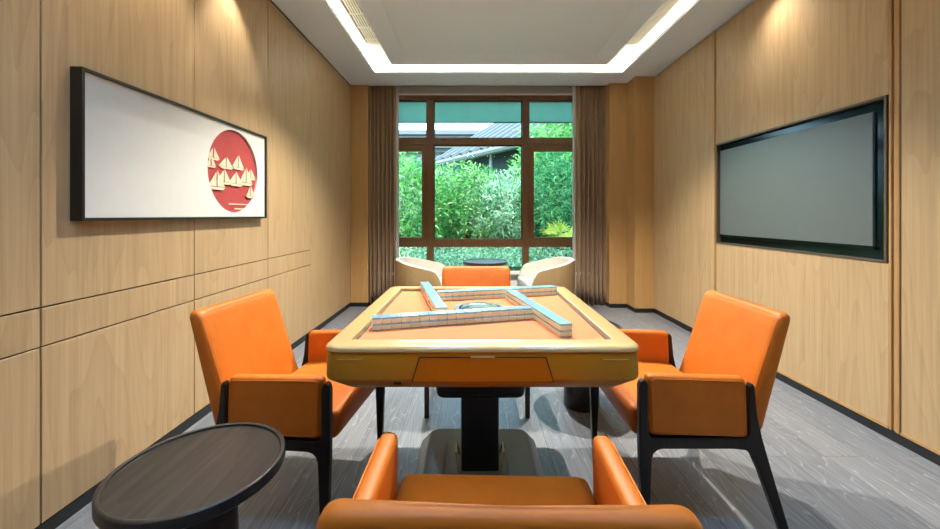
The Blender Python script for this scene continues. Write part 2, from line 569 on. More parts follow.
# tray
def rect(x0, x1, y0, y1, z): return [(x0, y0, z), (x1, y0, z), (x1, y1, z), (x0, y1, z)]
k = .16
loft(bm, [rect(PX0, PX1, PY0, PY1, ZT), rect(PX0, PX1, PY0, PY1, ZC), rect(PX0 + k, PX1 - k, PY0 + k, PY1 - k, ZC + .05)], cap1=True)
box(bm, XL - .2, XR + .25, YB - .2, YW + .15, 3.08, 3.3)
box(bm, XL, XR, 5.02, 5.04, ZC, 3.08)
tag(obj('ceiling', bm, 'paint'), 'grey painted ceiling with a raised tray and lit trough', 'ceiling', kind='structure')

def led(x0, x1, y0, y1, label):
    b = bmesh.new(); box(b, x0, x1, y0, y1, ZC + .031, ZC + .043)
    tag(obj('led_strip', b, 'led'), label, 'light', 'strip lights in the ceiling trough')
led(OX0 - .06, OX0 - .04, OY0, OY1, 'warm strip light in the ceiling trough on the picture side')
led(OX1 + .04, OX1 + .06, OY0, OY1, 'warm strip light in the ceiling trough on the television side')
led(OX0, OX1, OY1 + .04, OY1 + .06, 'warm strip light in the ceiling trough along the window side')
led(OX0, OX1, OY0 - .06, OY0 - .04, 'warm strip light in the ceiling trough behind the viewer')

# air grilles on the trough
gl = empty('air_grille', (0, 0, 0))
tag(gl, 'slatted ivory air grille in the ceiling trough on the picture side', 'air grille', 'air grilles in the ceiling trough')
bm = bmesh.new(); gx0, gx1, gy0, gy1 = -1.08, -.90, 2.2, 4.0
for x0, x1, y0, y1 in ((gx0, gx0 + .012, gy0, gy1), (gx1 - .012, gx1, gy0, gy1), (gx0, gx1, gy1 - .03, gy1), (gx0, gx1, gy0, gy0 + .03)):
    box(bm, x0, x1, y0, y1, ZT - .022, ZT)
obj('frame', bm, 'grille', gl)
bm = bmesh.new()
for i in range(1, 7):
    x = gx0 + .012 + (gx1 - gx0 - .024) * i / 7
    box(bm, x - .006, x + .006, gy0, gy1, ZT - .018, ZT - .004)
y = gy0 + .2
while y < gy1:
    box(bm, gx0, gx1, y - .006, y + .006, ZT - .019, ZT - .003); y += .25
obj('slats', bm, 'grille', gl)
bm = bmesh.new(); box(bm, gx0 + .01, gx1 - .01, gy0 + .01, gy1 - .01, ZT - .003, ZT); obj('backing', bm, plain('grille_void', (.12, .10, .07), .9), gl)
gr = empty('air_grille', (0, 0, 0))
tag(gr, 'plain ivory air grille in the ceiling trough on the television side', 'air grille', 'air grilles in the ceiling trough')
bm = bmesh.new(); bevelled_box(bm, 1.53, 1.70, 2.2, 4.0, ZT - .022, ZT, .003, 1); obj('frame', bm, 'grille', gr)
bm = bmesh.new()
for i in range(7):
    x = 1.55 + .02 * i
    box(bm, x, x + .006, 2.23, 3.97, ZT - .026, ZT - .022)
obj('slats', bm, 'grille', gr)

def downlight(x, y, z, watts, angle, blend, rad, label, group, aim=None, col=(1, .91, .79)):
    o = empty('downlight', (x, y, z))
    tag(o, label, 'light', group)
    b = bmesh.new(); lathe(b, [(.030, 0), (.042, -.003), (.046, 0), (.046, .004), (.030, .004), (.030, 0)], 24); obj('trim_ring', b, 'chrome', o, True)
    b = bmesh.new(); lathe(b, [(0, .002), (.030, .002)], 24); obj('lens', b, 'lamp_lens', o)
    d = bpy.data.lights.new('downlight_lamp', 'SPOT')
    d.energy = watts; d.spot_size = R(angle); d.spot_blend = blend; d.shadow_soft_size = rad; d.color = col
    lo = bpy.data.objects.new('downlight_lamp', d); C.objects.link(lo); lo.parent = o; lo.location = (0, 0, -.012)
    if aim:
        v = Vector(aim) - Vector((x, y, z))
        lo.rotation_euler = v.to_track_quat('-Z', 'Y').to_euler()
ZP = ZC + .05
downlight(-.25, 2.85, ZP, DOWN_W, 112, .5, .02, 'downlight in the ceiling tray, window end on the picture side', 'ceiling downlights')
downlight(.75, 2.85, ZP, DOWN_W, 112, .5, .02, 'downlight in the ceiling tray, window end on the television side', 'ceiling downlights')
downlight(-.25, .55, ZP, DOWN_W * .30, 150, .6, .20, 'added blue fill spot in the ceiling tray above the viewer, picture side', 'ceiling downlights', col=(.20, .55, 1))  # added fill light, unseen: a soft spot that turns the floor shadows blue
downlight(.75, .55, ZP, DOWN_W * .30, 150, .6, .20, 'added blue fill spot in the ceiling tray above the viewer, television side', 'ceiling downlights', col=(.20, .55, 1))  # second added blue fill spot, unseen like its pair
downlight(-1.39, 1.87, ZC, WASH_W, 76, .6, .012, 'wall washer above the blank part of the picture', 'wall washers above the picture')
downlight(-1.39, 2.49, ZC, WASH_W, 76, .6, .012, 'wall washer above the red circle of the picture', 'wall washers above the picture')
downlight(1.98, 2.75, ZC, SOFFIT_W, 110, 1, .03, 'soffit light above the television', 'soffit lights', (2.6, 2.75, 0))
downlight(1.98, .9, ZC, SOFFIT_W, 110, 1, .03, 'soffit light beside the viewer on the television side', 'soffit lights', (2.6, .9, 0))
downlight(-1.36, .75, ZC, SOFFIT_W, 110, 1, .03, 'soffit light beside the viewer on the picture side', 'soffit lights', (-2.0, .75, 0))
sd = empty('smoke_detector', (.31, 4.82, ZC))
tag(sd, 'tiny white ceiling detector above the window', 'detector')
bm = bmesh.new(); lathe(bm, [(0, -.016), (.016, -.014), (.022, -.006), (.03, -.004), (.03, 0), (0, 0)], 20); obj('housing', bm, 'white_paint', sd, True)

# ---- window
w1 = empty('window_1', (0, YW, 0))
tag(w1, 'brown timber window with four upper and lower lights facing greenery', 'window', kind='structure')
bm = bmesh.new()
def wb_(x0, x1, z0, z1, y0=-.05, y1=.05): bevelled_box(bm, x0, x1, y0, y1, z0, z1, .004, 1)
wb_(WX0, WX1, 2.70, 2.76)
wb_(WX0, WX1, 2.105, 2.195); wb_(WX0, WX1, .745, .84)
wb_(WX0, WX1, .38, .42, -.01)
ML0, ML1, MR0, MR1 = -.600, -.512, .672, .757
for x0, x1 in ((ML0, ML1), (MR0, MR1)):
    wb_(x0, x1, .40, 2.70, -.049, .049)
wb_(WX0, WX0 + .08, .40, 2.70, -.049); wb_(WX1 - .08, WX1, .40, 2.70, -.049)
# glazing beads of the fixed panes
for z0, z1, x0, x1 in ((.84, 2.105, ML1, MR0), (2.195, 2.70, ML1, MR0), (2.195, 2.70, WX0 + .08, ML0), (2.195, 2.70, MR1, WX1 - .08)):
    t = .014
    wb_(x0, x0 + t, z0, z1, .0, .03); wb_(x1 - t, x1, z0, z1, .0, .03); wb_(x0, x1, z0, z0 + t, .0, .03); wb_(x0, x1, z1 - t, z1, .0, .03)
obj('frame', bm, 'win_wood', w1)
for x0, x1 in ((WX0 + .08, ML0), (MR1, WX1 - .08)):
    bm = bmesh.new(); t = .068
    wb_(x0, x0 + t, .84, 2.105, -.035, .035); wb_(x1 - t, x1, .84, 2.105, -.035, .035)
    wb_(x0 + t, x1 - t, .84, .872, -.035, .035); wb_(x0 + t, x1 - t, 2.02, 2.105, -.035, .035)
    obj('sash', bm, 'win_wood', w1)
bm = bmesh.new(); box(bm, WX0 + .05, WX1 - .05, .018, .024, .41, 2.72); obj('pane', bm, 'glass', w1)
bm = bmesh.new(); bevelled_box(bm, WX0 + .02, WX1 - .02, .060, .066, 2.424, 2.763, .002, 1)
bl = obj('roller_blind', bm, 'blind', None, False, (0, YW, 0))
tag(bl, 'teal roller blind lowered outside the top window lights', 'blind')
bm = bmesh.new(); tube(bm, [(WX0 + .02, .063, 2.424), (WX1 - .02, .063, 2.424)], .009, 8); obj('bottom_bar', bm, 'steel', bl)

# ---- curtains
def curtain(x0, x1, edge_side, label, seed):
    rnd = random.Random(seed)
    b = bmesh.new()
    n = 220; folds = 8; rows = 14
    ph = [rnd.uniform(-.5, .5) for _ in range(folds + 2)]
    am = [rnd.uniform(.7, 1.2) for _ in range(folds + 2)]
    cols = []
    for i in range(n + 1):
        t = i / n
        q = t * folds; j = int(q); f = q - j
        a = am[j] * (1 - f) + am[j + 1] * f
        p = ph[j] * (1 - f) + ph[j + 1] * f
        s = math.sin(2 * PI * (q) + p)
        x = x0 + (x1 - x0) * t + .006 * math.sin(4 * PI * q + p)
        col = []
        for r_ in range(rows + 1):
            z = .006 + (2.98 - .006) * r_ / rows
            w = .75 + .35 * (1 - r_ / rows)
            y = 5.09 + .055 * a * w * (abs(s) ** .8) * (1 if s > 0 else -1) + .004 * math.sin(3 * z + j)
            col.append(b.verts.new((x + .004 * math.sin(2.2 * z + j * 1.7), y, z)))
        cols.append(col)
    for A, B in zip(cols, cols[1:]):
        for r_ in range(rows):
            b.faces.new((A[r_], B[r_], B[r_ + 1], A[r_ + 1]))
    o = obj('curtain', b, 'curtain', None, True)
    md = o.modifiers.new('thickness', 'SOLIDIFY'); md.thickness = .004
    tag(o, label, 'curtain', 'curtains at the window')
    b = bmesh.new()
    xe, s = (x1, 1) if edge_side > 0 else (x0, -1)
    pts = [(xe - s * .012, 5.10), (xe + s * .004, 5.088), (xe + s * .016, 5.096), (xe + s * .028, 5.115), (xe + s * .030, 5.13), (xe + s * .014, 5.12), (xe - s * .010, 5.13)]
    prism(b, pts, 2, .006, 2.98)
    obj('lining', b, 'lining', o, True)
curtain(-1.40, -.985, 1, 'taupe pleated curtain drawn to the picture side of the window', 3)
curtain(1.345, 1.80, -1, 'taupe pleated curtain drawn to the television side of the window', 9)

# ================================================================== LEFT WALL PICTURE
pic = empty('framed_artwork', (XL, 2.1915, 1.147))
tag(pic, 'wide dark-framed picture of paper sailboats in a red circle', 'picture')
py0, py1, pz1 = 1.51 - 2.1915, 2.873 - 2.1915, .596
fd, ft = .0465, .012
bm = bmesh.new()
box(bm, 0, fd, py0, py0 + ft, 0, pz1); box(bm, 0, fd, py1 - ft, py1, 0, pz1)
box(bm, 0, fd, py0 + ft, py1 - ft, 0, ft); box(bm, 0, fd, py0 + ft, py1 - ft, pz1 - ft, pz1)
obj('frame', bm, 'frame_black', pic)
# canvas with a round opening, red sheet set back inside it
cyc, czc, cr = 2.507 - 2.1915, 1.447 - 1.147, .262
bm = bmesh.new()
n = 64
ring = []
for i in range(n):
    a = 2 * PI * i / n
    ring.append((cyc + cr * math.cos(a), czc + cr * math.sin(a)))
def edge_pt(a):
    dx, dz = math.cos(a), math.sin(a)
    y0, y1, z0, z1 = py0 + ft, py1 - ft, ft, pz1 - ft
    ts = []
    if dx > 1e-9: ts.append((y1 - cyc) / dx)
    if dx < -1e-9: ts.append((y0 - cyc) / dx)
    if dz > 1e-9: ts.append((z1 - czc) / dz)
    if dz < -1e-9: ts.append((z0 - czc) / dz)
    t = min(ts); return (cyc + t * dx, czc + t * dz)
angs = sorted([2 * PI * i / n for i in range(n)] + [math.atan2(z - czc, y - cyc) % (2 * PI) for y in (py0 + ft, py1 - ft) for z in (ft, pz1 - ft)])
XC = .034
inn = [bm.verts.new((XC, cyc + cr * math.cos(a), czc + cr * math.sin(a))) for a in angs]
dee = [bm.verts.new((XC - .012, cyc + cr * math.cos(a), czc + cr * math.sin(a))) for a in angs]
outr = [bm.verts.new((XC, *edge_pt(a))) for a in angs]
for i in range(len(angs)):
    j = (i + 1) % len(angs)
    bm.faces.new((inn[i], inn[j], outr[j], outr[i])); bm.faces.new((inn[i], inn[j], dee[j], dee[i]))
obj('canvas', bm, 'canvas', pic)
bm = bmesh.new()
c0 = [bm.verts.new((XC - .012, cyc + (cr + .004) * math.cos(2 * PI * i / n), czc + (cr + .004) * math.sin(2 * PI * i / n))) for i in range(n)]
c1 = [bm.verts.new((XC - .016, v.co.y, v.co.z)) for v in c0]
bm.faces.new(c0); bm.faces.new(list(reversed(c1)))
for i in range(n): bm.faces.new((c0[i], c0[(i + 1) % n], c1[(i + 1) % n], c1[i]))
obj('red_disc', bm, 'red', pic)
boats = [(128, 172, 230, 58), (188, 205, 262, 75), (250, 180, 255, 66), (116, 216, 268, 44), (322, 240, 298, 58), (293, 238, 332, 76), (175, 268, 340, 72), (235, 272, 342, 78), (140, 280, 370, 82), (318, 335, 398, 52)]
for i, (cx, ya, yb, w) in enumerate(boats):
    def m2(x, y): return (cyc + (x - 228) / 132 * cr, czc + (272 - y) / 210 * cr)
    b = bmesh.new(); d0 = XC - .011 + .0007 * i; hh = yb - ya
    prism(b, [m2(cx + 3, ya), m2(cx + w * .48, yb - hh * .14), m2(cx + 3, yb - hh * .14)], 0, d0, d0 + .003)
    prism(b, [m2(cx - 2, ya + hh * .1), m2(cx - 2, yb - hh * .14), m2(cx - w * .46, yb - hh * .14)], 0, d0, d0 + .003)
    prism(b, [m2(cx - w * .5, yb - hh * .11), m2(cx + w * .5, yb - hh * .11), m2(cx + w * .34, yb + 3), m2(cx - w * .3, yb + 3)], 0, d0, d0 + .004)
    obj('paper_boat', b, 'paper', pic)
for x0, x1, y in ((200, 312, 438), (230, 305, 462)):
    b = bmesh.new(); a = m2(x0, y + 3); c = m2(x1, y - 3)
    prism(b, [a, (c[0], a[1]), c, (a[0] + .01, c[1])], 0, XC - .011, XC - .008)
    obj('paper_wave', b, 'paper', pic)

# ================================================================== TELEVISION
tv = empty('television', (XR, (TY0 + TY1) / 2, TZ0))
tag(tv, 'large flat television set flush into the wood wall', 'television')
yc = (TY0 + TY1) / 2
bm = bmesh.new()
t = .012
h = TZ1 - TZ0; w2 = (TY1 - TY0) / 2
for y0, y1, z0, z1 in ((-w2, -w2 + t, 0, h), (w2 - t, w2, 0, h), (-w2 + t, w2 - t, 0, t), (-w2 + t, w2 - t, h - t, h)):
    box(bm, -.004, .055, y0, y1, z0, z1)
obj('niche_trim', bm, 'tv_trim', tv)
bm = bmesh.new(); box(bm, .035, .055, -w2 + t, w2 - t, t, h - t); obj('bezel', bm, 'tv_black', tv)
sy0, sy1, sz0, sz1 = 2.146 - yc, 3.468 - yc, .998 - TZ0, 1.735 - TZ0
bm = bmesh.new(); bevelled_box(bm, .020, .036, sy0, sy1, sz0, sz1, .002, 1); obj('screen', bm, 'tv_screen', tv)
bm = bmesh.new(); bevelled_box(bm, .018, .036, sy0 - .01, sy1 + .008, sz0 - .02, sz0 - .002, .002, 1); obj('lower_bezel', bm, 'tv_black', tv)

# ================================================================== MAHJONG TABLE
TX, TYc = .032, 1.672
tb = empty('mahjong_table', (TX, TYc, 0))
tag(tb, 'gold-rimmed automatic mahjong table with apricot felt on a black pedestal', 'table')
tb.scale = (1, 1.045, 1)
ZR = .777
bm = bmesh.new()
prof = [(.414, .001, .755), (.414, .001, ZR - .002), (.416, .002, ZR), (.465, .036, ZR), (.475, .044, ZR - .002), (.482, .05, ZR - .007), (.484, .053, ZR - .012), (.484, .053, ZR - .016), (.480, .05, ZR - .0175), (.40, .03, ZR - .0175)]
loft(bm, [rounded_square(a, r, z) for a, r, z in prof], closed_ring=True)
obj('rim', bm, 'gold', tb, True)
bm = bmesh.new(); box(bm, -.416, .416, -.416, .416, .745, .762); obj('felt', bm, 'felt', tb)
bm = bmesh.new(); loft(bm, [rounded_square(a, .001, z) for a, z in ((.4145, .765), (.405, .765), (.405, .7615), (.4145, .7615))], closed_ring=True); obj('felt_border', bm, plain('brown_felt_edge', (.10, .055, .025), .7), tb)
bm = bmesh.new()
prof = [(.476, .048, ZR - .017), (.480, .05, ZR - .021), (.482, .052, ZR - .05), (.483, .052, .682), (.481, .052, .674), (.437, .045, .636), (.43, .045, .634)]
loft(bm, [rounded_square(a, r, z) for a, r, z in prof], cap0=True, cap1=True)
obj('body', bm, 'gold_body', tb, True)
# drawer fronts and accent lines on all four sides
for s in range(4):
    rot = Matrix.Rotation(s * PI / 2, 4, 'Z')
    b = bmesh.new()
    prism(b, [(-.187, .744), (.187, .744), (.209, .674), (-.209, .674)], 1, -.4855, -.47)
    for v in b.verts: v.co = rot @ v.co
    d = obj('drawer', b, 'drawer', tb)
    b = bmesh.new(); box(b, -.036, .036, -.487, -.476, .7455, .7495, rot); obj('pull', b, 'gold', d)
    b = bmesh.new()
    prism(b, [(-.190, .7465), (.190, .7465), (.213, .6715), (-.213, .6715)], 1, -.4842, -.47)
    for v in b.verts: v.co = rot @ v.co
    obj('drawer_gap', b, 'black_steel', d)
    for x0, x1 in ((-.435, -.36), (.36, .435)):
        b = bmesh.new(); box(b, x0, x1, -.4836, -.47, .7375, .740, rot)
        obj('accent_line', b, 'gold', tb)
bm = bmesh.new(); bevelled_box(bm, -.268, -.245, -.476, -.45, .660, .672, .002, 1); obj('power_port', bm, 'black_steel', tb)
bm = bmesh.new(); bevelled_box(bm, -.17, .17, -.20, .20, .475, .655, .03, 3); obj('housing', bm, 'black_steel', tb, True)
bm = bmesh.new(); bevelled_box(bm, -.0775, .0775, -.085, .085, .10, .48, .012, 2); obj('pedestal', bm, 'black_steel', tb, True)
bm = bmesh.new()
prof = [(.315, .05, 0), (.315, .05, .03), (.31, .05, .045), (.265, .05, .105), (.255, .05, .112)]
loft(bm, [rounded_square(a * .9, r, z, hy=a) for a, r, z in prof], cap0=True, cap1=True)
base = obj('base', bm, 'steel', tb, True)
bm = bmesh.new(); bevelled_box(bm, -.15, .12, -.13, .13, .10, .135, .02, 2); obj('base_cover', bm, 'steel', base, True)
for sx in (-1, 1):
    bm = bmesh.new(); tube(bm, [(sx * .085, -.09, .136), (sx * .098, -.07, .20), (sx * .098, .0, .20), (sx * .085, .02, .136)], .005, 8); obj('bracket', bm, 'brass', base, True)
# central dice dome
bm = bmesh.new(); lathe(bm, [(0, .766), (.085, .766), (.088, .775), (.104, .775), (.110, .766), (.110, .762)], 48); dome = obj('dice_dial', bm, plain('dial_ring', (.05, .045, .035), .25, .4), tb, True)
bm = bmesh.new(); lathe(bm, [(.086, .7665), (.078, .778), (.055, .788), (.028, .793), (0, .795)], 48); obj('dome', bm, plain('dial_dome', (.14, .19, .16), .12, vary=.6), dome, True)

# ---- mahjong tiles: four walls of two layers
TW, TL, TH = .0340, .0465, .0220
def tile_mesh():
    b = bmesh.new(); bevelled_box(b, -TW / 2 + .0005, TW / 2 - .0005, -TL / 2, TL / 2, 0, TH * .70, .0016, 1)
    o = obj('mahjong_tile', b, 'tile')
    b = bmesh.new(); bevelled_box(b, -TW / 2 + .0005, TW / 2 - .0005, -TL / 2, TL / 2, TH * .70 - .0002, TH - .0003, .0016, 1)
    obj('tile_back', b, 'tile_back', o)
    return o
tile0 = tile_mesh()
ORD = 'first second third fourth fifth sixth seventh eighth ninth tenth eleventh twelfth thirteenth fourteenth fifteenth sixteenth seventeenth eighteenth'.split()
first = True
ZF = .7622
walls = [
    # outer-edge start, end of the side it was measured on, which way the depth goes, words
    ((-.354, 1.383), (.229, 1.536), 'row by the drawer front', 'picture end'),
    ((-.159, 1.852), (.431, 1.997), 'row by the window', 'picture end'),
    ((-.282, 2.136), (-.140, 1.526), 'row on the picture side', 'window end'),
    ((.1635, 1.906), (.297, 1.284), 'row on the television side', 'window end'),
]
for wi, (p0, p1, rowname, endname) in enumerate(walls):
    p0 = Vector(p0); p1 = Vector(p1); d = (p1 - p0).normalized()
    nrm = Vector((-d.y, d.x))
    if wi == 3: nrm = Vector((-d.y, d.x))       # measured edge is the inner one, depth to +x
    if wi == 2: nrm = Vector((-d.y, d.x))
    for layer in (0, 1):
        for i in range(18):
            if first: t = tile0; first = False
            else: t = copy_tree(tile0)
            jit = random.uniform(-.0012, .0012)
            c = p0 + d * TW * (i + .5) + nrm * (TL / 2 + jit)
            t.location = (c.x, c.y, ZF + layer * TH)
            t.rotation_euler = (0, 0, math.atan2(d.y, d.x) + random.uniform(-.006, .006))
            tag(t, 'cream mahjong tile, %s layer, %s from %s, %s' % (('lower', 'upper')[layer], ORD[i], endname, rowname), 'mahjong tile', 'mahjong tiles in the ' + rowname)

# ================================================================== ARMCHAIRS
def make_chair():
    root = empty('armchair')
    # seat
    hx, hy, hz = .257, .205, .055
    def ws(p):
        cr_ = .012 * (1 - (p.x / hx) ** 2) * (1 - (p.y / hy) ** 2) if p.z > 0 else 0
        y = p.y
        if p.y > 0 and p.z < 0: y -= .012 * (-p.z / hz) * (p.y / hy)
        return Vector((p.x, y + .09, p.z + .395 + cr_ + .012 * p.y / hy))
    obj('seat', cushion(hx, hy, hz, .028, ws), 'leather', root, True)
    # backrest: leaning, thinner at the top
    bx, by, bz = .243, .04, .228
    def wbk(p):
        f = (p.z + bz) / (2 * bz)
        th = 1.15 * (1 - f) + .72 * f
        lean = -.165 + (-.298 + .165) * f
        dish = .010 * (1 - (p.x / bx) ** 2) * (-1 if p.y > 0 else .3)
        return Vector((p.x, lean + p.y * th + dish, .574 + p.z))
    back = obj('backrest', cushion(bx, by, bz, .03, wbk, (8, 2, 8)), 'leather', root, True)
    bm = bmesh.new()
    loop = []
    for (x, z) in [(-bx + .012, -bz + .03), (-bx + .012, 0), (-bx + .012, bz - .035), (-bx + .04, bz - .012), (0, bz - .012), (bx - .04, bz - .012), (bx - .012, bz - .035), (bx - .012, 0), (bx - .012, -bz + .03)]:
        q = wbk(Vector((x, by, z))); loop.append((q.x, q.y - .006, q.z))
    tube(bm, loop, .002, 6); obj('piping', bm, 'leather', back, True)
    for s in (-1, 1):
        ax, ay, az = .024, .178, .108
        def wa(p):
            return Vector((s * .278 + p.x, .068 + p.y + .004 * p.z / az, .483 + p.z + .006 * (p.y / ay)))
        arm = obj('armrest', cushion(ax, ay, az, .019, wa, (1, 8, 5)), 'leather', root, True)
        bm = bmesh.new(); lp = []
        for i in range(4):
            cy, cz = ((ay - .028, az - .028), (-ay + .028, az - .028), (-ay + .028, -az + .028), (ay - .028, -az + .028))[i]
            for k_ in range(5):
                a = R(90 * i + 90 * k_ / 4)
                q = wa(Vector((s * (ax - .0005), cy + .016 * math.cos(a), cz + .016 * math.sin(a)))); lp.append(q)
        tube(bm, lp, .0028, 6, True); obj('piping', bm, 'leather', arm, True)
        # dark timber side frame: front leg, rail, rear leg
        x0, x1 = (.277, .304) if s > 0 else (-.304, -.277)
        front = [(.246, 0), (.268, 0), (.280, .33), (.281, .556), (.276, .574), (.266, .581), (.255, .576), (.2495, .562), (.2495, .40), (.246, .385), (.238, .375), (.20, .372), (.20, .335), (.216, .330), (.229, .318), (.236, .296)]
        bm = bmesh.new(); prism(bm, front, 0, x0, x1, .004, lambda c: abs(c.y - .20) < 1e-4); obj('leg', bm, 'dark_wood', root)
        bm = bmesh.new(); prism(bm, [(.20, .335), (.20, .372), (.05, .3725), (-.05, .372), (-.05, .335), (.05, .3345)], 0, x0, x1, .004, lambda c: abs(c.y - .20) < 1e-4 or abs(c.y + .05) < 1e-4); obj('rail', bm, 'dark_wood', root)
        rear = [(-.05, .372), (-.10, .376), (-.1135, .392), (-.1135, .555), (-.119, .566), (-.126, .566), (-.131, .555), (-.140, .46), (-.158, .375), (-.185, .28), (-.268, 0), (-.240, 0), (-.148, .255), (-.122, .312), (-.100, .330), (-.05, .335)]
        bm = bmesh.new(); prism(bm, rear, 0, x0, x1, .004, lambda c: abs(c.y + .05) < 1e-4); obj('leg', bm, 'dark_wood', root)
    bm = bmesh.new(); bevelled_box(bm, -.28, .28, .19, .215, .318, .345, .004, 1); bevelled_box(bm, -.28, .28, -.12, -.095, .318, .345, .004, 1)
    obj('crossbar', bm, 'dark_wood', root)
    return root
chair0 = make_chair()
G = 'orange leather armchairs round the mahjong table'
def place(o, x, y, rz, label):
    o.location = (x, y, 0); o.rotation_euler = (0, 0, R(rz)); tag(o, label, 'armchair', G)
place(chair0, -.745, 1.70, -90 - 6, 'orange leather armchair below the framed picture, beside the round side table')
place(copy_tree(chair0), .878, 1.70, 90, 'orange leather armchair below the television, in profile to the table')
place(copy_tree(chair0), .053, .790, -1.5, 'orange leather armchair seen from behind, facing the table drawer')
place(copy_tree(chair0), .03, 2.52, 180, 'orange leather armchair across the table with its back to the window')

# ================================================================== ROUND SIDE TABLES
def round_table(name, x, y, r, h, rp_, label, group):
    o = empty(name, (x, y, 0))
    b = bmesh.new()
    lathe(b, [(0, h - .008), (r - .014, h - .008), (r - .012, h - .002), (r - .008, h), (r - .003, h - .001), (r, h - .004), (r, h - .030), (r - .006, h - .036), (0, h - .036)], 72)
    obj('tabletop', b, 'table_oak', o, True)
    b = bmesh.new()
    lathe(b, [(0, 0), (rp_, 0), (rp_ + .002, .004), (rp_, h * .5), (rp_ * .93, h - .036)], 40)
    obj('pedestal', b, 'table_oak', o, True)
    tag(o, label, 'side table', group)
ST = 'dark round tables'
round_table('side_table', -.750, 1.078, .213, .49, .095, 'dark oak round side table with raised lip, beside the picture wall', ST)
round_table('side_table', .675, 2.42, .24, .49, .105, 'dark round side table half hidden behind the mahjong table', ST)
round_table('coffee_table', .155, 4.58, .26, .635, .06, 'dark round table between the two cream tub chairs', ST)

# ================================================================== TUB CHAIRS
def tub(x, y, rz, label):
    root = empty('tub_chair', (x, y, 0), R(rz))
    a, armL, th = .30, .27, .055
    st = []
    N = 40
    for i in range(N + 1):
        u = -1 + 2 * i / N
        # arc length split: arms straight, back half circle
        tot = armL + a * PI / 2
        s = abs(u) * tot
        sg = 1 if u >= 0 else -1
        if s < a * PI / 2:
            ang = s / a
            p = Vector((sg * a * math.sin(ang), -a * math.cos(ang))); nn = Vector((sg * math.sin(ang), -math.cos(ang)))
        else:
            p = Vector((sg * a, s - a * PI / 2)); nn = Vector((sg, 0))
        f = s / tot
        top = .668 - .025 * f - .10 * max(0, f - .30) / .70 - .16 * max(0, (f - .86) / .14) ** 2
        st.append((p, nn, top))
    b = bmesh.new(); b2 = bmesh.new()
    def sect(bmx, flip, zlist):
        pass
    outer_rows, inner_rows = [], []
    for p, nn, top in st:
        po = p + nn * th / 2; pi_ = p - nn * th / 2
        o_ = [(po * .90, .10), (po, .28), (po * 1.01, top - .03)]
        lip = [(po, top - .012), (p + nn * .012, top - .001), (p - nn * .012, top - .001), (pi_, top - .012)]
        i_ = [(pi_, top - .04), (pi_ * .98, .36), (pi_ * .92, .30)]
        outer_rows.append([b.verts.new((q.x, q.y, z)) for q, z in o_ + [lip[0]]])
        inner_rows.append([b2.verts.new((q.x, q.y, z)) for q, z in lip + i_])
    for rows, bb in ((outer_rows, b), (inner_rows, b2)):
        for A, B in zip(rows, rows[1:]):
            for k_ in range(len(A) - 1): bb.faces.new((A[k_], B[k_], B[k_ + 1], A[k_ + 1]))
    # arm-front closing faces belong to the inner cream part
    for idx in (0, -1):
        p, nn, top = st[idx]
        po = p + nn * th / 2; pi_ = p - nn * th / 2
        vv = [b2.verts.new((q.x, q.y, z)) for q, z in ((po * .90, .10), (po, .28), (po * 1.01, top - .03), (po, top - .012), (p + nn * .012, top - .001), (p - nn * .012, top - .001), (pi_, top - .012), (pi_, .36), (pi_ * .9, .10))]
        b2.faces.new(vv)
    obj('shell', b, 'tan_fabric', root, True)
    obj('inner_upholstery', b2, 'cream_fabric', root, True)
    def wseat(p): return Vector((p.x * (1 - .25 * max(0, -p.y / .26) ** 2), p.y + .03, p.z + .36))
    obj('seat_cushion', cushion(.255, .262, .06, .03, wseat), 'cream_fabric', root, True)
    b = bmesh.new(); lathe(b, [(0, .10), (.26, .10), (.26, .30), (0, .30)], 40); obj('underframe', b, 'tan_fabric', root, True)
    for sx in (-1, 1):
        for sy in (-1, 1):
            b = bmesh.new(); lathe(b, [(0, 0), (.012, 0), (.018, .11), (0, .11)], 12, (sx * .17, sy * .17, 0)); obj('leg', b, 'dark_wood', root, True)
    tag(root, label, 'tub chair', 'cream tub chairs at the window')
tub(-.565, 4.60, -90 - 4, 'cream and tan tub chair at the window, picture side')
tub(.87, 4.60, 90 + 6, 'cream and tan tub chair at the window, television side')

# ================================================================== OUTSIDE
bm = bmesh.new()
gy = [YW + .15, 6.2, 7.2, 9.0, 12.0, 16.0, 40.0]; gz = [0.0, .05, .25, .8, 1.3, 1.5, 1.5]
rows = []
for y, z in zip(gy, gz):
    rows.append([bm.verts.new((x, y, z + .08 * noise.noise(Vector((x, y, 0))))) for x in range(-14, 16, 2)])
for A, B in zip(rows, rows[1:]):
    for i in range(len(A) - 1): bm.faces.new((A[i], A[i + 1], B[i + 1], B[i]))
tag(obj('garden_ground', bm, 'soil'), 'planted garden bank rising beyond the window', 'ground', kind='structure')

